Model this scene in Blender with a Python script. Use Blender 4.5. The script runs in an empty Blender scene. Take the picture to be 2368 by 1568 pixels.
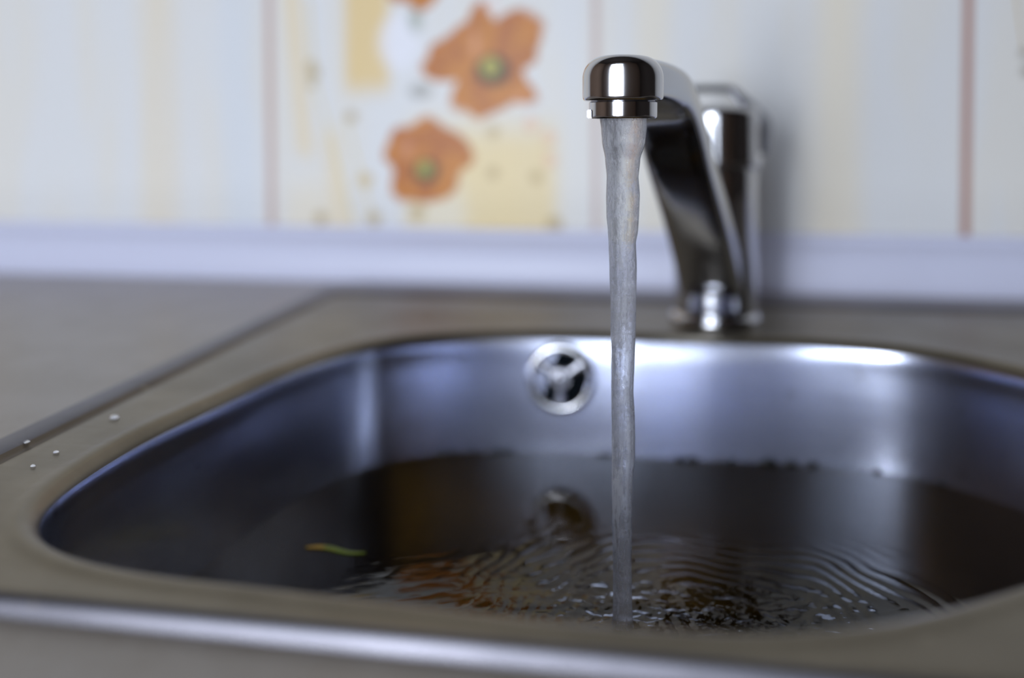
import bpy, bmesh, math, random
from mathutils import Vector, Matrix, noise
random.seed(7)
S = bpy.context.scene
C = S.collection
PI = math.pi

# ------------------------------------------------------------------ camera
FPX, PPX, PPY = 2100.0, 1184.0, 373.0
YAW, PITCH, ROLL, EYE = math.radians(9.85), math.radians(2.0), math.radians(0.2), 0.110
def ray(u, v):
    c, s = math.cos(ROLL), math.sin(ROLL)
    a, b = c*u + s*v, -s*u + c*v
    y, z = math.cos(PITCH) + math.sin(PITCH)*b, -math.sin(PITCH) + math.cos(PITCH)*b
    return Vector((math.cos(YAW)*a - math.sin(YAW)*y, math.sin(YAW)*a + math.cos(YAW)*y, z))
fw = ray(0, 0); rt = ray(1, 0) - fw; up = ray(0, 1) - fw
cam_data = bpy.data.cameras.new('camera')
cam = bpy.data.objects.new('camera', cam_data); C.objects.link(cam)
M = Matrix((rt.normalized(), up.normalized(), -fw.normalized())).transposed().to_4x4()
M.translation = Vector((0, 0, EYE))
cam.matrix_world = M
cam_data.sensor_fit = 'HORIZONTAL'; cam_data.sensor_width = 36.0
cam_data.lens = FPX / 2368 * 36
cam_data.shift_x = 0.0
cam_data.shift_y = -(784 - PPY) / 2368
cam_data.clip_start = 0.01
cam_data.dof.use_dof = True
cam_data.dof.focus_distance = 0.303
cam_data.dof.aperture_fstop = 2.8
S.camera = cam

# ------------------------------------------------------------------ world, lights, exposure
W = bpy.data.worlds.new('world'); S.world = W; W.use_nodes = True
bg = W.node_tree.nodes['Background']
bg.inputs[0].default_value = (0.55, 0.72, 1.0, 1); bg.inputs[1].default_value = 1.0
WX0, WX1, WZ0, WZM, WZ1, WY = -0.92, 0.04, -0.20, 0.50, 1.05, -1.2      # the daylight window behind the photographer
WXM = (-0.53, -0.33)                                                     # two added mullions, placed to split the light into unequal panes
xs = (WX0, WXM[0], WXM[1], WX1)
for k in range(3):
    for z0_, z1_, lum in ((WZ0, WZM, (13.0, 88.0, 8.0)[k]), (WZM, WZ1, (4.0, 8.0, 4.0)[k])):      # invented pane strengths; lower middle one far brighter for the tap's shadow
        x0, x1, z0_, z1_ = xs[k]+0.018, xs[k+1]-0.018, z0_+0.018, z1_-0.018
        ld = bpy.data.lights.new('window_daylight', 'AREA')
        ld.shape = 'RECTANGLE'; ld.size = x1-x0; ld.size_y = z1_-z0_
        ld.energy = lum*(x1-x0)*(z1_-z0_); ld.color = (0.84, 0.90, 1.0)
        lo = bpy.data.objects.new('window_daylight', ld); C.objects.link(lo)
        lo.location = ((x0+x1)/2, WY-0.03, (z0_+z1_)/2)
        lo.rotation_euler = Vector((0, -1, 0)).to_track_quat('Z', 'Y').to_euler()
S.view_settings.view_transform = 'Standard'; S.view_settings.look = 'None'
S.view_settings.gamma = 1.0; S.view_settings.use_curve_mapping = False
S.view_settings.exposure = 0.84

# ------------------------------------------------------------------ helpers
def link_mesh(name, bm, mat, parent=None, smooth=True, angle=None):
    me = bpy.data.meshes.new(name)
    bmesh.ops.recalc_face_normals(bm, faces=bm.faces) if angle != 'keep' else None
    bm.to_mesh(me); bm.free()
    if mat: me.materials.append(mat)
    o = bpy.data.objects.new(name, me); C.objects.link(o)
    if smooth:
        me.polygons.foreach_set('use_smooth', [True]*len(me.polygons))
        if isinstance(angle, (int, float)):
            me.set_sharp_from_angle(angle=math.radians(angle))
    if parent:
        o.parent = parent
        o.matrix_parent_inverse = Matrix.Translation(-parent.location)
    return o
def thing(name, label, cat, loc=(0, 0, 0), group=None):
    o = bpy.data.objects.new(name, None); C.objects.link(o); o.location = loc
    o.empty_display_size = 0.02
    o['label'] = label; o['category'] = cat
    if group: o['group'] = group
    return o
def tag(o, label, cat, group=None):
    o['label'] = label; o['category'] = cat
    if group: o['group'] = group
    return o
def loft(bm, loops, close=True, cap0=False, cap1=False):
    rows = [[bm.verts.new(p) for p in L] for L in loops]
    n = len(rows[0])
    for a, b in zip(rows, rows[1:]):
        for i in range(n if close else n-1):
            j = (i+1) % n
            bm.faces.new((a[i], a[j], b[j], b[i]))
    if cap0: bm.faces.new(rows[0][::-1])
    if cap1: bm.faces.new(rows[-1])
    return rows
def lathe(prof, c, n=96, axis=None):
    """prof: list of (radius, height) turned round the vertical axis through c"""
    bm = bmesh.new()
    loops = []
    for r, h in prof:
        loops.append([Vector((c[0] + r*math.cos(2*PI*i/n), c[1] + r*math.sin(2*PI*i/n), c[2] + h)) for i in range(n)])
    loft(bm, loops, True, True, True)
    return bm
def arc(cx, cz, rx, rz, a0, a1, n):
    return [(cx + rx*math.cos(math.radians(a0 + (a1-a0)*k/n)), cz + rz*math.sin(math.radians(a0 + (a1-a0)*k/n))) for k in range(n+1)]
def box(bm, x0, x1, y0, y1, z0, z1):
    v = [bm.verts.new((x, y, z)) for z in (z0, z1) for y in (y0, y1) for x in (x0, x1)]
    for f in ((0,2,3,1),(4,5,7,6),(0,1,5,4),(2,6,7,3),(0,4,6,2),(1,3,7,5)):
        bm.faces.new([v[i] for i in f])
def lerp_tab(tab, x):
    if x <= tab[0][0]: return tab[0][1]
    for (a, b), (c, d) in zip(tab, tab[1:]):
        if x <= c:
            t = (x-a)/(c-a); t = t*t*(3-2*t)*0.5 + t*0.5
            return b + (d-b)*t
    return tab[-1][1]

class X:
    """small arithmetic on shader sockets"""
    nt = None
    def __init__(s, k): s.k = k
    @staticmethod
    def op(o, *a):
        n = X.nt.nodes.new('ShaderNodeMath'); n.operation = o
        for i, v in enumerate(a):
            if isinstance(v, X): X.nt.links.new(v.k, n.inputs[i])
            else: n.inputs[i].default_value = v
        return X(n.outputs[0])
    def __add__(s, o): return X.op('ADD', s, o)
    __radd__ = __add__
    def __sub__(s, o): return X.op('SUBTRACT', s, o)
    def __rsub__(s, o): return X.op('SUBTRACT', o, s)
    def __mul__(s, o): return X.op('MULTIPLY', s, o)
    __rmul__ = __mul__
    def __truediv__(s, o): return X.op('DIVIDE', s, o)
    def abs(s): return X.op('ABSOLUTE', s)
    def step(s, a, b):
        """1 below a, 0 above b, smooth between"""
        n = X.nt.nodes.new('ShaderNodeMapRange'); n.interpolation_type = 'SMOOTHSTEP'
        X.nt.links.new(s.k, n.inputs[0])
        n.inputs[1].default_value = a; n.inputs[2].default_value = b
        n.inputs[3].default_value = 1; n.inputs[4].default_value = 0
        return X(n.outputs[0])
def mixc(nt, base, col, fac):
    n = nt.nodes.new('ShaderNodeMix'); n.data_type = 'RGBA'
    nt.links.new(fac.k, n.inputs[0])
    if isinstance(base, tuple): n.inputs[6].default_value = base
    else: nt.links.new(base, n.inputs[6])
    if isinstance(col, tuple): n.inputs[7].default_value = col
    else: nt.links.new(col, n.inputs[7])
    return n.outputs[2]
def lin(r, g, b):
    f = lambda c: (c/255/12.92 if c/255 <= 0.04045 else ((c/255+0.055)/1.055)**2.4)
    return (f(r), f(g), f(b), 1)
def material(name, col=(0.8, 0.8, 0.8, 1), rough=0.5, metal=0.0):
    m = bpy.data.materials.new(name); m.use_nodes = True
    p = m.node_tree.nodes['Principled BSDF']
    p.inputs['Base Color'].default_value = col
    p.inputs['Roughness'].default_value = rough; p.inputs['Metallic'].default_value = metal
    return m, m.node_tree, p
def noise_node(nt, scale, stretch=(1, 1, 1), detail=3, rough=0.5):
    tc = nt.nodes.new('ShaderNodeTexCoord'); mp = nt.nodes.new('ShaderNodeMapping')
    mp.inputs['Scale'].default_value = stretch
    nt.links.new(tc.outputs['Object'], mp.inputs[0])
    n = nt.nodes.new('ShaderNodeTexNoise'); n.inputs['Scale'].default_value = scale
    n.inputs['Detail'].default_value = detail; n.inputs['Roughness'].default_value = rough
    nt.links.new(mp.outputs[0], n.inputs['Vector'])
    return n.outputs['Fac']
def remap(nt, sock, a, b, c, d):
    n = nt.nodes.new('ShaderNodeMapRange'); nt.links.new(sock, n.inputs[0])
    for i, v in enumerate((a, b, c, d)): n.inputs[i+1].default_value = v
    return n.outputs[0]
def bump(nt, p, h, strength, dist):
    b = nt.nodes.new('ShaderNodeBump'); b.inputs['Strength'].default_value = strength
    b.inputs['Distance'].default_value = dist
    nt.links.new(h, b.inputs['Height']); nt.links.new(b.outputs[0], p.inputs['Normal'])

# ------------------------------------------------------------------ materials
def make_wall_print():
    m, nt, p = material('printed_wall_panel', rough=0.35)
    p.inputs['Specular IOR Level'].default_value = 0.2
    X.nt = nt
    g = nt.nodes.new('ShaderNodeNewGeometry'); sp = nt.nodes.new('ShaderNodeSeparateXYZ')
    nt.links.new(g.outputs['Position'], sp.inputs[0])
    x, z = X(sp.outputs[0]), X(sp.outputs[2])
    n1 = X(noise_node(nt, 6, (6, 1, 0.7), 3)); n2 = X(noise_node(nt, 60, (1, 1, 1), 3)); n3 = X(noise_node(nt, 180, (1, 1, 1), 2))
    col = mixc(nt, lin(226, 226, 226), lin(236, 220, 184), n1.step(0.62, 0.40)*0.20)
    # broad tinted columns of the print
    def column(x0, x1, z0, z1, c, a, soft=0.006, slant=0.0):
        xx = x + z*slant
        k = ((xx - (x0+x1)/2).abs()).step((x1-x0)/2 - soft, (x1-x0)/2 + soft)
        q = ((z - (z0+z1)/2).abs()).step((z1-z0)/2 - soft*2, (z1-z0)/2 + soft*2)
        return mixc(nt, col, c, k*q*a)
    ye, pale, bl = lin(238, 208, 140), lin(240, 226, 196), lin(216, 222, 230)
    col = column(-0.78, -0.556, -0.1, 1, pale, 0.4)
    col = column(-0.345, -0.315, -0.1, 1, bl, 0.5, 0.01)
    col = column(-0.41, -0.38, -0.1, 1, ye, 0.22, 0.012)
    col = column(-0.275, -0.262, 0.09, 1, ye, 0.45, 0.005, 0.08)
    col = column(-0.251, -0.236, -0.1, 0.11, ye, 0.40, 0.006, 0.12)
    col = column(-0.243, -0.208, 0.14, 1, lin(232, 196, 112), 0.75, 0.006)
    col = column(-0.195, -0.082, -0.1, 0.112, lin(240, 212, 140), 0.72, 0.010)
    col = column(-0.192, -0.150, -0.1, 0.066, lin(236, 232, 220), 0.6, 0.010)
    col = column(-0.29, -0.25, -0.1, 0.07, pale, 0.5, 0.01)
    col = column(0.262, 0.30, -0.1, 0.12, ye, 0.3, 0.01)
    col = column(-0.02, 0.0, -0.1, 1, pale, 0.4, 0.01)
    col = column(0.10, 0.13, -0.1, 1, pale, 0.5, 0.012)
    def disc(cx, cz, r, c, a, soft=0.002, ry=1.0):
        d = X.op('SQRT', (x-cx)*(x-cx) + ((z-cz)/ry)*((z-cz)/ry))
        return mixc(nt, col, c, d.step(r-soft, r+soft)*a)
    col = disc(-0.200, 0.176, 0.016, lin(238, 238, 246), 0.8, 0.006, 1.3)      # white blossom behind
    col = disc(-0.184, 0.139, 0.009, lin(150, 148, 140), 0.7, 0.004, 0.6)
    col = disc(-0.1875, 0.192, 0.005, lin(160, 168, 150), 0.8, 0.003, 1.7)
    dots = [(-0.2684, 0.1534, .0050, 170), (-0.2700, 0.160, .004, 186), (-0.2386, 0.1202, .0045, 180), (-0.2637, 0.0424, .005, 186), (-0.2211, 0.0429, .0055, 180),
            (-0.1871, 0.0476, .006, 196), (-0.1288, 0.1083, .005, 200), (-0.1289, 0.0779, .0048, 194), (-0.0966, 0.0749, .0048, 196), (-0.228, 0.072, .006, 206), (-0.083, 0.040, .006, 186), (-0.270,0.145,.003,180),
            (0.2345, 0.1600, .0030, 120), (0.2362, 0.1480, .0034, 120)]
    for a, b, r, t in dots:
        col = disc(a, b, r, lin(t, int(t*0.88), int(t*0.62)), 0.8, 0.0025)
    for a, b, r in [(-0.1003, 0.1137, .0055), (-0.0863, 0.0876, .0050), (-0.087, 0.104, .005)]:
        col = disc(a, b, r, lin(226, 184, 150), 0.65, 0.002)
        col = disc(a, b+0.001, r*0.55, lin(250, 214, 190), 0.7, 0.002)
    def stem(x0, z0, x1, z1, w, c, a):
        k = (x1-x0)/(z1-z0)
        d = ((x - x0) - (z - z0)*k).abs().step(w*0.4, w)
        q = ((z - (z0+z1)/2).abs()).step(abs(z1-z0)/2 - .001, abs(z1-z0)/2 + .001)
        return mixc(nt, col, c, d*q*a)
    col = stem(-0.272, 0.21, -0.268, 0.15, 0.0016, lin(222, 200, 140), 0.8)
    col = stem(-0.268, 0.15, -0.235, 0.03, 0.0016, lin(226, 208, 156), 0.8)
    col = stem(-0.243, 0.118, -0.222, 0.042, 0.0014, lin(226, 208, 156), 0.8)
    col = stem(0.2275, 0.21, 0.2345, 0.162, 0.0011, lin(196, 164, 92), 0.9)
    # poppies
    def poppy(cx, cz, R, harmonics, ccx, ccz, cr, rot=0):
        nonlocal col
        dx, dz = x - cx, z - cz
        th = X.op('ARCTAN2', dz, dx)
        r = X.op('SQRT', dx*dx + dz*dz)
        rad = R + (n2-0.5)*R*0.35
        for k, a, ph in harmonics:
            rad = rad + X.op('SINE', th*k + ph)*(a*R)
        q = r / rad
        mask = q.step(0.93, 1.05)
        pet = mixc(nt, lin(192, 118, 2), lin(168, 90, 0), (n2).step(0.58, 0.42))
        pet = mixc(nt, pet, lin(236, 156, 92), n3.step(0.38, 0.32)*0.2)
        pet = mixc(nt, pet, lin(198, 112, 24), (q-0.9).abs().step(0.02, 0.12)*0.35)
        col = mixc(nt, col, pet, mask)
        ddx, ddz = x - ccx, (z - ccz)*1.15
        rr = X.op('SQRT', ddx*ddx + ddz*ddz) + (n3-0.5)*0.004
        col = mixc(nt, col, lin(60, 48, 24), rr.step(cr*0.92, cr*1.35)*0.92)
        rr2 = X.op('SQRT', (x-ccx+cr*.12)*(x-ccx+cr*.12) + (z-ccz-cr*.2)*(z-ccz-cr*.2))
        col = mixc(nt, col, lin(176, 168, 74), rr2.step(cr*0.45, cr*0.75))
    poppy(-0.1335, 0.1600, 0.0405, [(2, .06, 0.4), (3, .08, -0.9), (5, .14, -1.35), (8, .07, .7), (11, .05, 2)], -0.1290, 0.1540, 0.0115)
    poppy(-0.1815, 0.0870, 0.0325, [(1, .05, 2.0), (3, .06, 1.1), (5, .09, 0.3), (8, .04, 2.0)], -0.1800, 0.0790, 0.0090)
    poppy(-0.1850, 0.2290, 0.0270, [(3, .08, .5), (5, .10, 1.3), (7, .05, 0)], -0.1850, 0.2310, 0.0080)
    # pink highlight petals folds on the big poppy
    col = disc(-0.1420, 0.1730, 0.0028, lin(226, 158, 120), 0.7, 0.0025, 3.0)
    col = disc(-0.1290, 0.2020, 0.0050, lin(236, 216, 208), 0.8, 0.003, 1.0)
    col = disc(-0.1080, 0.1330, 0.0040, lin(226, 150, 96), 0.7, 0.003, 1.0)
    col = disc(-0.1950, 0.0960, 0.0040, lin(226, 156, 116), 0.6, 0.004, 1.6)
    # joint lines between the panels
    for jx, s, w in [(-0.5550, 0.45, .0030), (-0.3039, 0.62, .0034), (-0.0527, 0.50, .0030), (0.1985, 1.0, .0030), (0.4500, 0.9, .0030)]:
        col = mixc(nt, col, lin(176, 128, 112), ((x - jx).abs()).step(w*0.75, w*1.1)*s)
    nt.links.new(col, p.inputs['Base Color'])
    return m
M_wall = make_wall_print()

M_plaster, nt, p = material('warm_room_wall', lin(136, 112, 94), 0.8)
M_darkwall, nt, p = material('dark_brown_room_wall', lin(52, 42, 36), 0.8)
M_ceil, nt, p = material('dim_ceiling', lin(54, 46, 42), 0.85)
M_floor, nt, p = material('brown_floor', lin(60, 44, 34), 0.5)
M_white, nt, p = material('white_plastic_trim', lin(222, 224, 246), 0.4)
f_ = noise_node(nt, 30, (0.4, 1, 3), 2)
bump(nt, p, f_, 0.05, 0.002)
M_frame, nt, p = material('window_frame_paint', lin(225, 225, 225), 0.4)
M_glass = bpy.data.materials.new('window_glass'); M_glass.use_nodes = True
nt = M_glass.node_tree; nt.nodes.clear()
o_ = nt.nodes.new('ShaderNodeOutputMaterial'); mx = nt.nodes.new('ShaderNodeMixShader'); mx.inputs[0].default_value = 0.06
t_ = nt.nodes.new('ShaderNodeBsdfTransparent'); g_ = nt.nodes.new('ShaderNodeBsdfGlossy'); g_.inputs['Roughness'].default_value = 0.02
nt.links.new(t_.outputs[0], mx.inputs[1]); nt.links.new(g_.outputs[0], mx.inputs[2]); nt.links.new(mx.outputs[0], o_.inputs[0])

# laminate worktop: grey beige with soft mottling
M_counter, nt, p = material('mottled_laminate', rough=0.33); p.inputs['Specular IOR Level'].default_value = 0.75
X.nt = nt
a = X(noise_node(nt, 28, (1, 1, 1), 4, .55)); b = X(noise_node(nt, 260, (1, 1, 1), 3, .6))
col = mixc(nt, lin(166, 156, 147), lin(148, 136, 121), a.step(0.60, 0.38)*0.8)
col = mixc(nt, col, lin(172, 164, 156), b.step(0.44, 0.36)*0.35)
nt.links.new(col, p.inputs['Base Color'])
bump(nt, p, b.k, 0.05, 0.0005)

def steel(name, col, rough, stretch, var=0.10, bmp=0.02, aniso=0.0, spots=True):
    m, nt, p = material(name, col, rough, 1.0)
    X.nt = nt
    a = noise_node(nt, 90, stretch, 4, .6); b = noise_node(nt, 22, (1, 1, 1), 4, .6)
    r = X(a)*var + X(b)*var + (rough - var)
    nt.links.new(r.k, p.inputs['Roughness'])
    if spots:
        s = X(noise_node(nt, 120, (1, 1, 1), 2, .5)).step(0.27, 0.31)
        c = mixc(nt, col, tuple(v*0.72 for v in col[:3]) + (1,), X(b).step(0.62, 0.35)*0.45)
        c = mixc(nt, c, (0.30, 0.26, 0.20, 1), s*0.35)
        nt.links.new(c, p.inputs['Base Color'])
    bump(nt, p, a, bmp, 0.0004)
    return m
M_bowl = steel('brushed_bowl_steel', (0.70, 0.74, 0.90, 1), 0.25, (0.15, 0.15, 5), 0.06, 0.06)
M_deck = steel('worn_deck_steel', (0.235, 0.205, 0.155, 1), 0.40, (0.3, 3, 1), 0.12, 0.05)
M_groove_shade = steel('groove_shade_steel', (0.13, 0.105, 0.08, 1), 0.42, (0.3, 3, 1), 0.1, 0.03)
M_lip = steel('clean_lip_steel', (0.16, 0.155, 0.175, 1), 0.42, (0.3, 3, 1), 0.08, 0.03)
M_chrome = steel('polished_chrome', (0.60, 0.60, 0.62, 1), 0.13, (1, 1, 1), 0.04, 0.0, spots=False)
M_smudged = steel('smudged_chrome', (0.38, 0.39, 0.43, 1), 0.11, (1, 1, 0.6), 0.06, 0.02, spots=False)
M_satin = steel('dulled_chrome', (0.78, 0.78, 0.80, 1), 0.20, (1, 1, 1), 0.08, 0.02, spots=False)
M_gritty = steel('tarnished_grille', (0.28, 0.28, 0.31, 1), 0.28, (1, 1, 1), 0.08, 0.02, spots=False)
M_hole_shade, nt, p = material('opening_shade_black', (0.006, 0.008, 0.010, 1), 0.9); p.inputs['Specular IOR Level'].default_value = 0.0
M_speck, nt, p = material('dark_speck', (0.010, 0.014, 0.012, 1), 0.35)
M_crumb, nt, p = material('dark_crumb', (0.03, 0.02, 0.015, 1), 0.7)
M_reflection_streak, nt, p = material('yellow_green_reflection', rough=0.4)
X.nt = nt
a = X(noise_node(nt, 40, (1, 1, 1), 2))
nt.links.new(mixc(nt, lin(236, 186, 60), lin(150, 170, 50), a.step(0.56, 0.44)), p.inputs['Base Color'])

def water_surface():
    m = bpy.data.materials.new('basin_water'); m.use_nodes = True
    nt = m.node_tree; nt.nodes.clear()
    o = nt.nodes.new('ShaderNodeOutputMaterial'); mx = nt.nodes.new('ShaderNodeMixShader')
    fr = nt.nodes.new('ShaderNodeFresnel'); fr.inputs['IOR'].default_value = 1.42
    tr = nt.nodes.new('ShaderNodeBsdfTransparent'); tr.inputs['Color'].default_value = (0.78, 0.55, 0.19, 1)
    gl = nt.nodes.new('ShaderNodeBsdfGlossy'); gl.inputs['Roughness'].default_value = 0.02
    nt.links.new(fr.outputs[0], mx.inputs[0]); nt.links.new(tr.outputs[0], mx.inputs[1]); nt.links.new(gl.outputs[0], mx.inputs[2])
    nt.links.new(mx.outputs[0], o.inputs[0])
    return m
M_water = water_surface()
def stream_water():
    m = bpy.data.materials.new('falling_water'); m.use_nodes = True
    nt = m.node_tree; nt.nodes.clear()
    X.nt = nt
    o = nt.nodes.new('ShaderNodeOutputMaterial')
    gl = nt.nodes.new('ShaderNodeBsdfGlass'); gl.inputs['IOR'].default_value = 1.333; gl.inputs['Roughness'].default_value = 0.07
    gl.inputs['Color'].default_value = (0.93, 0.94, 0.96, 1)
    df = nt.nodes.new('ShaderNodeBsdfDiffuse'); df.inputs['Color'].default_value = (0.50, 0.50, 0.53, 1)
    tl = nt.nodes.new('ShaderNodeBsdfTranslucent'); tl.inputs['Color'].default_value = (0.75, 0.76, 0.82, 1)
    m1 = nt.nodes.new('ShaderNodeMixShader'); m1.inputs[0].default_value = 0.5
    m2 = nt.nodes.new('ShaderNodeMixShader')
    n = X(noise_node(nt, 260, (1.0, 1.0, 0.09), 3, .6)); n2 = X(noise_node(nt, 620, (1, 1, 0.40), 4, .7))
    f = (n*0.6 + n2*0.4).step(0.57, 0.45)*0.42 + 0.20
    nt.links.new(f.k, m2.inputs[0])
    nt.links.new(df.outputs[0], m1.inputs[1]); nt.links.new(tl.outputs[0], m1.inputs[2])
    nt.links.new(gl.outputs[0], m2.inputs[1]); nt.links.new(m1.outputs[0], m2.inputs[2])
    b = nt.nodes.new('ShaderNodeBump'); b.inputs['Strength'].default_value = 0.75; b.inputs['Distance'].default_value = 0.0010
    nt.links.new((n*0.6 + n2*0.8).k, b.inputs['Height'])
    nt.links.new(b.outputs[0], gl.inputs['Normal'])
    nt.links.new(m2.outputs[0], o.inputs[0])
    return m
M_stream = stream_water()
M_drop = bpy.data.materials.new('water_drop'); M_drop.use_nodes = True
p = M_drop.node_tree.nodes['Principled BSDF']
p.inputs['Roughness'].default_value = 0.02; p.inputs['IOR'].default_value = 1.333; p.inputs['Transmission Weight'].default_value = 0.9
p.inputs['Base Color'].default_value = (0.95, 0.96, 1, 1)

# ------------------------------------------------------------------ room shell
RX0, RX1, RY0, RY1, RZ0, RZ1 = -1.9, 1.5, WY, 0.66, -0.87, 1.65
def struct(o): o['kind'] = 'structure'; return o
bm = bmesh.new(); box(bm, RX0, RX1, RY1, RY1+0.08, RZ0, RZ1); struct(link_mesh('wall_back', bm, M_wall, smooth=False))
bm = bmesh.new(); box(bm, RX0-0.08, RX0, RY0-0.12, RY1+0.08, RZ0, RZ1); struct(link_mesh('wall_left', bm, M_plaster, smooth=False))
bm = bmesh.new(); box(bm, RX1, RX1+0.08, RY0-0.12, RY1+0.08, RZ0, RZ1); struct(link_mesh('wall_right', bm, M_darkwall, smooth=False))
bm = bmesh.new()
box(bm, RX0, WX0, RY0-0.12, RY0, RZ0, RZ1); box(bm, WX1, RX1, RY0-0.12, RY0, RZ0, RZ1)
box(bm, WX0, WX1, RY0-0.12, RY0, RZ0, WZ0); box(bm, WX0, WX1, RY0-0.12, RY0, WZ1, RZ1)
struct(link_mesh('wall_front', bm, M_plaster, smooth=False))
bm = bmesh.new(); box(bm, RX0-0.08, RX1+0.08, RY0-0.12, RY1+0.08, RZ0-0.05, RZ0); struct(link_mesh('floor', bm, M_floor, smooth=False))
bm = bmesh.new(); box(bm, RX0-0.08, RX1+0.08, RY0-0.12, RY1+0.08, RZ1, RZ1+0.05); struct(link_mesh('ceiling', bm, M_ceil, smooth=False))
win = bpy.data.objects.new('window_1', None); C.objects.link(win); win.location = ((WX0+WX1)/2, WY-0.08, WZ0); struct(win)
bm = bmesh.new()
t = 0.03
box(bm, WX0, WX0+t, WY-0.11, WY-0.05, WZ0, WZ1); box(bm, WX1-t, WX1, WY-0.11, WY-0.05, WZ0, WZ1)

for xm in WXM: box(bm, xm-0.015, xm+0.015, WY-0.11, WY-0.05, WZ0+t, WZ1-t)
for k in range(3): box(bm, xs[k]+(t if k == 0 else .015), xs[k+1]-(t if k == 2 else .015), WY-0.105, WY-0.055, WZM-0.015, WZM+0.015)  # unseen transom bars, added where upper and lower lights divide
box(bm, WX0+t, WX1-t, WY-0.11, WY-0.05, WZ0, WZ0+t); box(bm, WX0+t, WX1-t, WY-0.11, WY-0.05, WZ1-t, WZ1)
link_mesh('window_frame', bm, M_frame, win, smooth=False)
bm = bmesh.new(); box(bm, WX0+t, WX1-t, WY-0.083, WY-0.078, WZ0+t, WZ1-t)
link_mesh('window_pane', bm, M_glass, win, smooth=False)

# ------------------------------------------------------------------ trim along the foot of the tiled wall
prof = [(0.6600, -0.0040), (0.6440, -0.0040), (0.6425, -0.0020), (0.6430, 0.0060), (0.6455, 0.0200)] + \
       [(0.6495 + 0.0060*math.sin(math.radians(a)), 0.0290 + 0.0065*(1-math.cos(math.radians(a)))*1.0) for a in (10, 30, 50, 70, 90)] + [(0.6585, 0.0368), (0.6600, 0.0368)]
bm = bmesh.new()
loft(bm, [[Vector((xx, y, z)) for y, z in prof] for xx in [RX0 + (RX1-RX0)*k/40 for k in range(41)]], True, True, True)
struct(link_mesh('trim_1', bm, M_white, angle=50))

# ------------------------------------------------------------------ sink outline
CX, CY = 0.0, 0.345
rim_pts = [(-.190,.2815),(-.1868,.246),(-.178,.225),(-.160,.2115),(-.133,.2043),(-.098,.2025),(-.054,.2003),(-.011,.1988),(.0144,.2004),
  (.0431,.2085),(.0643,.2195),(.0846,.2334),(.125,.265),(.160,.302),(.181,.345),(.184,.385),(.175,.418),(.1597,.4410),(.140,.463),(.1179,.4782),
  (.0784,.4872),(.03,.4882),(-.011,.4878),(-.05,.4868),(-.0841,.4825),(-.118,.4725),(-.1449,.4556),(-.162,.432),(-.1728,.402),(-.1835,.3413)]
NA = 720
pol = sorted((math.atan2(y-CY, x-CX), math.hypot(x-CX, y-CY)) for x, y in rim_pts)
ext = [(a-2*PI, r) for a, r in pol[-3:]] + pol + [(a+2*PI, r) for a, r in pol[:3]]
def rad_at(a):
    for i in range(1, len(ext)-2):
        if ext[i][0] <= a <= ext[i+1][0]:
            p0, p1, p2, p3 = ext[i-1], ext[i], ext[i+1], ext[i+2]
            t = (a-p1[0])/(p2[0]-p1[0]); d = p2[0]-p1[0]
            m1 = (p2[1]-p0[1])/(p2[0]-p0[0])*d; m2 = (p3[1]-p1[1])/(p3[0]-p1[0])*d
            return (2*t**3-3*t*t+1)*p1[1] + (t**3-2*t*t+t)*m1 + (-2*t**3+3*t*t)*p2[1] + (t**3-t*t)*m2
    return ext[0][1]
ANG = [-PI + 2*PI*(k+0.5)/NA for k in range(NA)]
RAD = [rad_at(a) for a in ANG]
for _ in range(60):
    RAD = [(RAD[k-1] + 2*RAD[k] + RAD[(k+1) % NA])/4 for k in range(NA)]
BASE = [Vector((CX + r*math.cos(a), CY + r*math.sin(a))) for a, r in zip(ANG, RAD)]
NRM = []
for k in range(NA):
    t = BASE[(k+1) % NA] - BASE[k-1]; t.normalize(); NRM.append(Vector((t.y, -t.x)))      # outward
def bowl_loop(off, z, mod=None):
    out = []
    for k in range(NA):
        o = off if mod is None else off*mod(ANG[k])
        q = BASE[k] + NRM[k]*o
        out.append(Vector((q.x, q.y, z)))
    return out
draft = lambda a: 0.35 + 0.65*max(0.0, math.sin(a))**4
SX0, SX1, SY0, SY1 = -0.2415, 0.430, 0.1845, 0.6190
def rect_loop(ins, z, cr):
    x0, x1, y0, y1 = SX0+ins, SX1-ins, SY0+ins*0.18, SY1-ins*2.0
    out = []
    for a in ANG:
        c, s = math.cos(a), math.sin(a)
        # ray-march to the rounded rectangle
        lo_, hi_ = 0.0, 1.0
        for _ in range(40):
            m_ = (lo_+hi_)/2; px, py = CX + c*m_, CY + s*m_
            qx = max(x0+cr-px, px-(x1-cr), 0); qy = max(y0+cr-py, py-(y1-cr), 0)
            inside = (x0 <= px <= x1 and y0 <= py <= y1) and not (qx > 0 and qy > 0 and math.hypot(qx, qy) > cr)
            if inside: lo_ = m_
            else: hi_ = m_
        out.append(Vector((CX + c*lo_, CY + s*lo_, z)))
    return out
sink = thing('kitchen_sink', 'stainless steel inset kitchen sink filled with water, set into the mottled worktop', 'sink', (0.09, 0.40, 0))
L = [rect_loop(0.0000, -0.0036, .014), rect_loop(0.0006, -0.0026, .014), rect_loop(0.0030, -0.0012, .013), rect_loop(0.0060, 0.0000, .013),
     rect_loop(0.0095, 0.0008, .012), rect_loop(0.0130, 0.0010, .012), rect_loop(0.0160, 0.0009, .012),
     rect_loop(0.0180, 0.0003, .012), rect_loop(0.0192, -0.0006, .012), rect_loop(0.0208, -0.0011, .012), rect_loop(0.0225, -0.0006, .012)]
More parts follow.
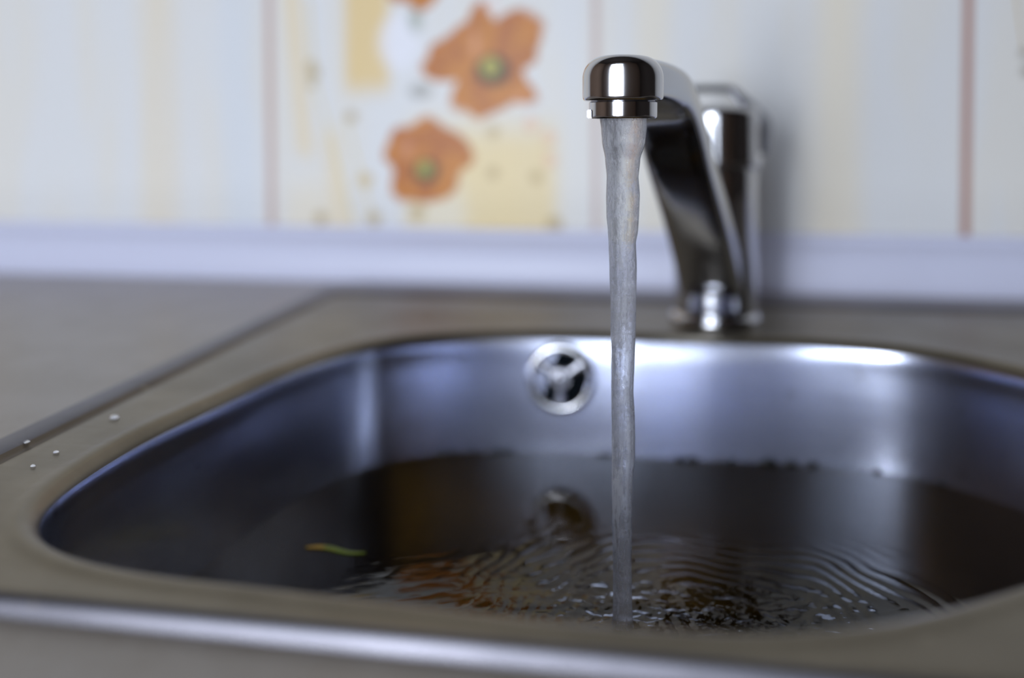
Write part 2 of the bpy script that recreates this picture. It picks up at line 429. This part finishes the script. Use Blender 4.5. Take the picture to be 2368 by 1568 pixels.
def mixed(t, z):
    A, B = rect_loop(0.0240, 0, .012), bowl_loop(0.0085, 0)
    return [Vector((a.x*(1-t)+b.x*t, a.y*(1-t)+b.y*t, z)) for a, b in zip(A, B)]
L += [mixed(t, 0.0) for t in (0.03, 0.25, 0.5, 0.75, 1.0)]
L += [bowl_loop(0.0072, 0.0002), bowl_loop(0.0058, 0.0006), bowl_loop(0.0044, 0.0009), bowl_loop(0.0030, 0.0009), bowl_loop(0.0018, 0.0006), bowl_loop(0.0008, 0.0)]
bm = bmesh.new(); loft(bm, L)
sd = link_mesh('sink_deck', bm, M_deck, sink)
sd.data.materials.append(M_lip); sd.data.materials.append(M_groove_shade)
for k, pg in enumerate(sd.data.polygons):
    if k < NA*7: pg.material_index = 1          # the raised lip is wiped clean
    elif k < NA*10: pg.material_index = 2       # shade of the groove, painted as a darker brown steel
# bowl, rolled edge continuing the deck, draft, rounded foot and shallow floor
BP = [(0.0008, 0.0), (0.0, -0.0006), (-0.0011, -0.0018), (-0.0020, -0.0034), (-0.0027, -0.0054), (-0.0034, -0.0080), (-0.0041, -0.0110)]
z0, o0 = -0.0110, -0.0041
for k in range(1, 25):
    zz = z0 - k*0.005; BP.append((o0 - 0.115*(z0-zz), zz))
zz, oo = BP[-1][1], BP[-1][0]
for a in range(10, 91, 10):
    BP.append((oo - 0.028*(1-math.cos(math.radians(a))), zz - 0.028*math.sin(math.radians(a))))
L = []
for o, z in BP:
    L.append(bowl_loop(o, z, (lambda a: 1.0) if z > -0.002 else (lambda a, z=z: 1 + (draft(a)-1)*min(1, (-z-0.002)/0.01))))
last = L[-1]
for t in (0.2, 0.45, 0.7, 0.86):
    L.append([Vector((v.x*(1-t)+CX*t, v.y*(1-t)+CY*t, v.z - 0.004*t)) for v in last])
bm = bmesh.new(); loft(bm, L)
bo = link_mesh('bowl', bm, M_bowl, sink)
bo.data.materials.append(M_deck)
for k, pg in enumerate(bo.data.polygons):
    if k < NA*3: pg.material_index = 1
zb = L[-1][0].z
strainer = link_mesh('drain_strainer', lathe([(0.062, 0.0015), (0.060, 0.0030), (0.045, 0.0025), (0.040, -0.003), (0.010, -0.004), (0.009, 0.004), (0.0, 0.005)], (CX, CY, zb), 64), M_satin, sink)

# overflow on the back wall of the bowl
OZ = -0.0235
BPo = [(o1 + (o2-o1)*(za-OZ)/(za-zc)) for (o1, za), (o2, zc) in zip(BP, BP[1:]) if zc <= OZ <= za][0]
OY = min((v for v in bowl_loop(BPo, OZ, draft) if v.y > CY), key=lambda v: abs(v.x+0.0575)).y
OV = Vector((-0.0575, OY - 0.0004, OZ)); OQ = Matrix.Rotation(math.radians(90-6.6), 4, 'X')
def on_wall(bm, lift=0.0):
    bm.transform(Matrix.Translation(OV) @ OQ @ Matrix.Translation((0, 0, lift)) ); return bm
fl = link_mesh('overflow_flange', on_wall(lathe([(0.0188, -0.002), (0.0189, 0.0005), (0.0183, 0.0018), (0.0172, 0.0028), (0.0160, 0.0031), (0.0150, 0.0027), (0.0142, 0.0016), (0.0138, 0.0004), (0.0137, -0.002)], (0, 0, 0), 96)), M_satin, sink, angle=60)
link_mesh('overflow_shade_disc', on_wall(lathe([(0.0139, -0.0024), (0.0139, 0.0001)], (0, 0, 0), 64)), M_hole_shade, sink, angle=30)  # black disc painted for the shade inside the overflow; no hole is cut
bm = bmesh.new()
hub = [(0.0, 0.0030), (0.0046, 0.0028), (0.0054, 0.0020), (0.0054, 0.0004)]
n = 32
loops = [[Vector((max(r, 1e-5)*math.cos(2*PI*i/n), max(r, 1e-5)*math.sin(2*PI*i/n), h)) for i in range(n)] for r, h in hub]
loft(bm, loops, True, True, True)
for a in (-90, 32, 148):
    ca, sa = math.cos(math.radians(a)), math.sin(math.radians(a))
    secs = []
    for r, w, h in ((0.003, .0028, .0022), (0.008, .0022, .0022), (0.0115, .0026, .0022), (0.0141, .0040, .0020)):
        q = [(-w, 0.0003), (-w, h*0.7), (-w*0.6, h), (w*0.6, h), (w, h*0.7), (w, 0.0003)]
        secs.append([Vector((r*ca - s*sa, r*sa + s*ca, hh)) for s, hh in q])
    loft(bm, secs, True, True, True)
gr = link_mesh('overflow_grille', on_wall(bm), M_gritty, sink, angle=40)
sc = link_mesh('screw', on_wall(lathe([(0.0026, 0.0024), (0.0026, 0.0034), (0.0018, 0.0040), (0.0002, 0.0042)], (0, 0, 0), 32)), M_smudged, gr)
sc['label'] = 'small screw head in the middle of the grille'

# ------------------------------------------------------------------ worktop
bm = bmesh.new()
cz0, cz1, yf = -0.040, -0.0034, 0.095
for ring in (0,):
    ins = -0.006
    A = rect_loop(0.006, cz1, .012)
    out = []
    for a in ANG:
        c, s = math.cos(a), math.sin(a)
        tt = min([v for v in (((RX1-CX)/c if c > 0 else (RX0-CX)/c) if abs(c) > 1e-9 else 9, ((0.66-CY)/s if s > 0 else (yf-CY)/s) if abs(s) > 1e-9 else 9)])
        out.append(Vector((CX + c*tt, CY + s*tt, cz1)))
    # snap nearest samples to the four outer corners
    for cx_, cy_ in ((RX0, 0.66), (RX1, 0.66), (RX0, yf), (RX1, yf)):
        k = min(range(NA), key=lambda i: (out[i].x-cx_)**2 + (out[i].y-cy_)**2); out[k].x, out[k].y = cx_, cy_
    dn = lambda Lp: [Vector((v.x, v.y, cz0)) for v in Lp]
    rows = loft(bm, [dn(A), A, out, dn(out)])
    for i in range(NA):
        j = (i+1) % NA
        bm.faces.new((rows[3][i], rows[3][j], rows[0][j], rows[0][i]))
wt = link_mesh('worktop', bm, M_counter, angle=30)
tag(wt, 'mottled grey-beige laminate worktop running round the steel sink', 'worktop')

# ------------------------------------------------------------------ mixer tap
FX, FY = 0.026, 0.532
tap = thing('kitchen_faucet', 'chrome single-lever mixer tap with a long sloping spout, standing behind the bowl', 'faucet', (FX, FY, 0))
c = (FX, FY, 0)
link_mesh('base_ring', lathe([(0.0248, 0.0), (0.0254, 0.0006), (0.0256, 0.0022), (0.0250, 0.0040), (0.0238, 0.0050), (0.0232, 0.0056), (0.0232, 0.0064)], c), M_chrome, tap, angle=50)
link_mesh('mixer_body', lathe([(0.0226, 0.0060), (0.0238, 0.0066), (0.0242, 0.0080), (0.0240, 0.0100), (0.0236, 0.0350), (0.0230, 0.0500), (0.0229, 0.0700), (0.0231, 0.0850), (0.0228, 0.0862), (0.0218, 0.0866), (0.0218, 0.0880)], c), M_chrome, tap, angle=50)
capo = link_mesh('cartridge_cap', lathe([(0.0222, 0.0876), (0.0246, 0.0880), (0.0252, 0.0888), (0.0252, 0.0910), (0.0250, 0.1000), (0.0248, 0.1120), (0.0246, 0.1170)] + arc(0.0190, 0.1175, 0.0055, 0.0050, 6, 90, 10) + [(0.0120, 0.1230), (0.003, 0.1235)], c), M_chrome, tap, angle=50)
# lever: arched strap from the right shoulder over the cap
path = [(0.0262, 0.0960, 0.0014), (0.0268, 0.1030, 0.0026), (0.0269, 0.1095, 0.0040), (0.0258, 0.1135, 0.0046), (0.0222, 0.1180, 0.0044), (0.0160, 0.1245, 0.0034), (0.0108, 0.1300, 0.0024), (0.0078, 0.1322, 0.0020),
        (0.0020, 0.1328, 0.0019), (-0.0080, 0.1329, 0.0019), (-0.0140, 0.1322, 0.0021), (-0.0196, 0.1285, 0.0026), (-0.0236, 0.1215, 0.0030), (-0.0262, 0.1130, 0.0026), (-0.0268, 0.1040, 0.0018)]
def catmull(pts, m=6):
    out = []
    for i in range(len(pts)-1):
        p0, p1, p2, p3 = pts[max(i-1, 0)], pts[i], pts[i+1], pts[min(i+2, len(pts)-1)]
        for k in range(m):
            t = k/m
            out.append(tuple(0.5*((2*b) + (-a+c_)*t + (2*a-5*b+4*c_-d)*t*t + (-a+3*b-3*c_+d)*t**3) for a, b, c_, d in zip(p0, p1, p2, p3)))
    out.append(pts[-1]); return out
pp = catmull(path)
bm = bmesh.new(); secs = []
for i, (dx, z, h) in enumerate(pp):
    a, b = pp[max(i-1, 0)], pp[min(i+1, len(pp)-1)]
    T = Vector((b[0]-a[0], 0, b[1]-a[1])).normalized(); N = Vector((-T.z, 0, T.x))
    U = Vector((0, 1, 0))*math.cos(-0.75) + N*math.sin(-0.75); V = N*math.cos(-0.75) - Vector((0, 1, 0))*math.sin(-0.75)
    sec = []
    for q in range(20):
        t = 2*PI*q/20; cc, ss = math.cos(t), math.sin(t)
        e = lambda v: math.copysign(abs(v)**0.4, v)
        sec.append(Vector((FX+dx, FY - 0.004, z)) + U*e(cc)*h*1.35 + V*e(ss)*0.0011)
    secs.append(sec)
loft(bm, secs, True, True, True)
link_mesh('lever', bm, M_smudged, capo)

# spout: path in the vertical plane through head and body
HX, HY = -0.0157, 0.3120
pl = [(0.0, 0.1272, 0.0118, 0.0072), (0.020, 0.1274, 0.0126, 0.0074), (0.040, 0.1268, 0.0132, 0.0077), (0.058, 0.1248, 0.0136, 0.0080), (0.075, 0.1190, 0.0138, 0.0082), (0.092, 0.1085, 0.0142, 0.0085),
      (0.110, 0.0950, 0.0147, 0.0088), (0.150, 0.0700, 0.0158, 0.0095), (0.185, 0.0450, 0.0168, 0.0105), (0.205, 0.0300, 0.0176, 0.0120), (0.2235, 0.0200, 0.0180, 0.0130)]
D = Vector((FX-HX, FY-HY, 0)); dl = D.length; D.normalize(); SD = Vector((D.y, -D.x, 0))
pp = catmull(pl, 6)
bm = bmesh.new(); secs = []
for i, (s, z, w, h) in enumerate(pp):
    a, b = pp[max(i-1, 0)], pp[min(i+1, len(pp)-1)]
    T = (D*(b[0]-a[0]) + Vector((0, 0, b[1]-a[1]))).normalized(); N = SD.cross(T) ; N = N if N.z > 0 else -N
    e = lambda v, k: math.copysign(abs(v)**k, v)
    sec = []
    for q in range(64):
        t = 2*PI*q/64; cc, ss = math.cos(t), math.sin(t)
        k = 0.45
        sec.append(Vector((HX, HY, z)) + D*s + SD*e(cc, k)*w + N*e(ss, k)*h)
    secs.append(sec)
loft(bm, secs, True, True, True)
link_mesh('spout', bm, M_smudged, tap)
# spout head: round nose with filleted top
hc = (HX, HY, 0)
hp = [(0.0100, 0.0100, 0.1199), (0.0126, 0.0126, 0.1196), (0.0133, 0.0132, 0.1198), (0.0136, 0.0134, 0.1203), (0.0137, 0.0135, 0.1210), (0.0137, 0.0135, 0.1240)]
for k in range(0, 19):
    a = k*5.0
    z = 0.1272 + 0.0074*math.sin(math.radians(a)); rx = 0.0070 + 0.0067*math.cos(math.radians(a))
    q = max(0.0, (z - 0.1302)/0.0045); ry = 0.0135 if q <= 0 else 0.0095 + 0.0040*math.sqrt(max(0, 1-q*q))
    hp.append((rx, ry, z))
hp += [(0.0045, 0.0060, 0.1347), (0.0015, 0.0020, 0.1347)]
bm = bmesh.new(); loops = []
for rx, ry, z in hp:
    sg = lambda v: math.copysign(abs(v)**0.94, v)
    loops.append([Vector((HX + rx*sg(math.cos(2*PI*i/128)), HY + ry*sg(math.sin(2*PI*i/128)), z)) for i in range(128)])
loft(bm, loops, True, True, True)
link_mesh('spout_head', bm, M_chrome, tap, angle=60)
ae = link_mesh('aerator', lathe([(0.0070, 0.1146), (0.0084, 0.1144), (0.0092, 0.1136), (0.0112, 0.1136), (0.0115, 0.1139), (0.0116, 0.1143), (0.0116, 0.1150), (0.0116, 0.1165), (0.0116, 0.1185), (0.0116, 0.1190), (0.0113, 0.1193), (0.0108, 0.1198)], hc, 128), M_chrome, tap, angle=40)
# wrench flat on the aerator's left side
bm = bmesh.new()
box(bm, HX-0.0119, HX-0.0098, HY-0.0052, HY+0.0052, 0.1137, 0.1166)
bmesh.ops.bevel(bm, geom=bm.edges[:], offset=0.0003, segments=2, affect='EDGES')
link_mesh('wrench_flat', bm, M_gritty, ae, angle=30)

# ------------------------------------------------------------------ falling stream
WZ = -0.063
px2m = 0.312/2100*1.02
LE = [(278, 1388), (300, 1391), (330, 1393), (370, 1400), (410, 1403), (450, 1402), (500, 1403), (530, 1406), (560, 1408), (620, 1410), (700, 1412), (770, 1412), (800, 1414), (900, 1414), (1000, 1415), (1100, 1415), (1200, 1416), (1300, 1418), (1380, 1418), (1430, 1417), (1460, 1413)]
RE = [(278, 1493), (300, 1493), (330, 1490), (370, 1479), (410, 1475), (450, 1478), (500, 1476), (530, 1474), (560, 1469), (620, 1471), (700, 1470), (770, 1469), (800, 1468), (900, 1464), (960, 1467), (1000, 1468), (1050, 1468), (1100, 1463), (1200, 1461), (1300, 1460), (1380, 1461), (1430, 1463), (1460, 1467)]
bm = bmesh.new(); loops = []
NZ = 620; NR = 96
for k in range(NZ+1):
    z = 0.1150 + (WZ - 0.0004 - 0.1150)*k/NZ
    yp = 278 + (0.1136 - z)/0.1766*1171
    l, r = lerp_tab(LE, yp), lerp_tab(RE, yp)
    cx, rr = HX + ((l+r)/2 - 1440)*px2m, (r-l)/2*px2m
    lp = []
    for i in range(NR):
        a = 2*PI*i/NR
        ca, sa = math.cos(a), math.sin(a)
        d = noise.noise(Vector((ca*2.2, sa*2.2, z*38)))*0.10 + noise.noise(Vector((ca*6, sa*6, z*110+5)))*0.035 + noise.noise(Vector((ca*12, sa*12, z*300+9)))*0.016
        fade = min(1, max(0.15, (0.114 - z)/0.02))
        rr2 = rr*(1 + d*fade*(1 - 0.75*abs(ca)))
        lp.append(Vector((cx + rr2*ca, HY + rr2*sa*0.95, z)))
    loops.append(lp)
loft(bm, loops, True, True, True)
st = link_mesh('water_stream', bm, M_stream)
tag(st, 'clear twisting stream of tap water falling from the chrome aerator into the sink', 'water')

# ------------------------------------------------------------------ water in the bowl
def off_at(z):
    for (o1, za), (o2, zb_) in zip(BP, BP[1:]):
        if zb_ <= z <= za: return o1 + (o2-o1)*(za-z)/(za-zb_)
edge = [Vector((v.x, v.y)) for v in bowl_loop(off_at(WZ), WZ, draft)]
ER = [(e-Vector((CX, CY))).length for e in edge]; EA = [math.atan2(e.y-CY, e.x-CX) for e in edge]
def edge_r(a):
    k = int((a + PI)/(2*PI)*NA - 0.5) % NA
    best = min((k-2, k-1, k, k+1, k+2), key=lambda i: abs(EA[i % NA]-a))
    return ER[best % NA]
RC = Vector((0.018, 0.312))
def ripple(x, y):
    dx, dy = x-RC.x, (y-RC.y)
    r = math.hypot(dx, dy)
    d2 = math.hypot(x-HX, y-HY)
    wob = noise.noise(Vector((x*20, y*20, 3.1)))*0.012 + noise.noise(Vector((x*60, y*60, 7.1)))*0.0035
    calm = 1/(1+math.exp((y-0.392)/0.006))
    lam = 0.0068
    env = math.exp(-((r-0.058)/0.042)**2) * (0.6 + 0.4*noise.noise(Vector((x*18, y*18, 9.0))))
    h = 0.00014*env*math.sin(2*PI*(r+wob)/lam)*calm
    env2 = math.exp(-max(0, d2-0.025)/0.030)
    h += 0.00007*env2*math.sin(2*PI*(d2 + wob)/0.0080)
    ch = math.exp(-((dx/0.060)**4 + (dy/0.036)**4)) + 0.7*math.exp(-(d2/0.034)**2)
    h += 0.00029*ch*(noise.noise(Vector((x*150, y*190, 0.5))) + 0.55*noise.noise(Vector((x*330, y*420, 4.5))) + 0.20*noise.noise(Vector((x*640, y*760, 2.5))))
    sw = math.exp(-((x+0.075)/0.060)**2) * math.exp(-max(0, y-0.345)/0.015)
    h += 0.00011*sw*(noise.noise(Vector(((x*0.8+y*0.6)*50, (y*0.85 - 0.42*x)*230, 8.0))) + 0.4*noise.noise(Vector(((x*0.8+y*0.6)*120, (y*0.85 - 0.42*x)*480, 2.0))))
    h += 0.00003*noise.noise(Vector((x*40, y*60, 1.0)))*calm
    h += 0.0007*math.exp(-(d2/0.006)**2)
    return h
NRr, NTh = 460, 1300
bm = bmesh.new()
cen = bm.verts.new((CX, CY, WZ + ripple(CX, CY)))
prev = None
for k in range(1, NRr+1):
    f = k/NRr; row = []
    for i in range(NTh):
        a = -PI + 2*PI*i/NTh
        r = edge_r(a)*f
        x_, y_ = CX + r*math.cos(a), CY + r*math.sin(a)
        row.append(bm.verts.new((x_, y_, WZ + ripple(x_, y_))))
    if prev is None:
        for i in range(NTh): bm.faces.new((cen, row[i], row[(i+1) % NTh]))
    else:
        for i in range(NTh):
            j = (i+1) % NTh
            bm.faces.new((prev[i], row[i], row[j], prev[j]))
    prev = row
bm.normal_update()
for f in bm.faces:
    if f.normal.z < 0: f.normal_flip()
wa = link_mesh('basin_water', bm, M_water, angle='keep')
tag(wa, 'still-rising rippled water half filling the steel bowl', 'water')

# ------------------------------------------------------------------ small things
def blob(name, x, y, z, rx, ry, rz, mat, seed=0, flat=True, n=3):
    bm = bmesh.new(); bmesh.ops.create_icosphere(bm, subdivisions=n, radius=1.0)
    for v in bm.verts:
        d = 1 + 0.22*noise.noise(v.co*1.4 + Vector((seed*3.1, seed, 0)))
        v.co = Vector((v.co.x*rx*d, v.co.y*ry*d, (v.co.z if v.co.z > 0 or not flat else v.co.z*0.12)*rz*d))
    o = link_mesh(name, bm, mat); o.location = (x, y, z)
    return o
drops = [(-.2090, .3127, .0017, 'largest water droplet on the left deck of the sink, beside the outer lip'),
         (-.2232, .2827, .0011, 'small water droplet in the groove at the far left edge of the sink deck'),
         (-.2063, .2755, .0010, 'small water droplet on the left sink deck, second one in from the frame edge'),
         (-.2052, .2627, .0009, 'tiny water droplet on the left sink deck, nearest to the camera above the crumb')]
for k, (x_, y_, r, lb) in enumerate(drops):
    tag(blob('water_droplet', x_, y_, 0.0004, r, r, r*0.6, M_drop, k), lb, 'droplet', 'droplets on the left sink deck')
M_clear = M_drop
tag(blob('crumb', -0.1880, 0.2222, 0.0008, 0.0008, 0.0013, 0.0009, M_crumb, 5), 'tiny dark crumb on the front left corner of the sink deck', 'crumb')
tag(blob('water_droplet', -0.1893, 0.2195, 0.0004, 0.0012, 0.0012, 0.0008, M_drop, 6), 'glinting water droplet right beside the dark crumb at front left corner', 'droplet', 'droplets on the left sink deck')
# dark clumps along the waterline at the back of the bowl
ORD = ['first', 'second', 'third', 'fourth', 'fifth', 'sixth', 'seventh', 'eighth', 'ninth', 'tenth', 'eleventh', 'twelfth', 'thirteenth', 'fourteenth', 'fifteenth']
specks = [(1020,.0030),(1046,.0026),(1090,.0022),(1150,.0024),(1176,.0022),(1390,.0020),(1410,.0018),(1572,.0026),(1600,.0028),(1690,.0022),(1778,.0042),(1830,.0030),(1880,.0032),(2030,.0022),(2180,.0018)]
for k, (px, r) in enumerate(specks):
    d = ray((px-PPX)/FPX, -(1065-PPY)/FPX)
    # walk out along this bearing until the bowl wall is met at the waterline
    a0 = math.atan2(d.y, d.x); t = 0.35
    while True:
        q = Vector((math.cos(a0)*t, math.sin(a0)*t)); a = math.atan2(q.y-CY, q.x-CX)
        if math.hypot(q.x-CX, q.y-CY) >= edge_r(a) - 0.0008 or t > 0.7: break
        t += 0.0005
    o = blob('waterline_speck', q.x, q.y, WZ + 0.0003, r, 0.0010, r*0.42 + 0.0004, M_speck, k*1.7)
    tag(o, 'dark speck at the back waterline, %s in the row counted from the left' % ORD[k], 'residue', 'dark specks along the waterline')
# yellow-green reflection on the water, modelled as a solid coloured sliver
bm = bmesh.new(); rows = []
for k in range(41):
    t = k/40; xx = -0.1480 + 0.0260*t; yy = 0.3500 + 0.0015*math.sin(t*6.0); w = 0.0023*(math.sin(PI*min(1, t*1.0)))**0.6 * (1 - 0.45*t) + 0.0001
    rows.append([Vector((xx, yy + w*math.cos(2*PI*q/8), WZ + 0.0004 + 0.0004*math.sin(2*PI*q/8))) for q in range(8)])
loft(bm, rows, True, True, True)
tag(link_mesh('reflection_sliver', bm, M_reflection_streak), 'thin yellow-green reflection modelled as a sliver on the dark water at left of the bowl', 'reflection')
# bubble
bm = bmesh.new(); loops = []
for a in range(0, 91, 6):
    r, h = 0.0026*math.cos(math.radians(a)), 0.0017*math.sin(math.radians(a))
    loops.append([Vector((max(r, 2e-5)*math.cos(2*PI*i/40), max(r, 2e-5)*math.sin(2*PI*i/40), h)) for i in range(40)])
loft(bm, loops, True, False, True)
o = link_mesh('bubble', bm, M_glass); o.location = (-0.0720, 0.3150, WZ)
tag(o, 'single round bubble floating on the water near the front rim of the bowl', 'bubble')
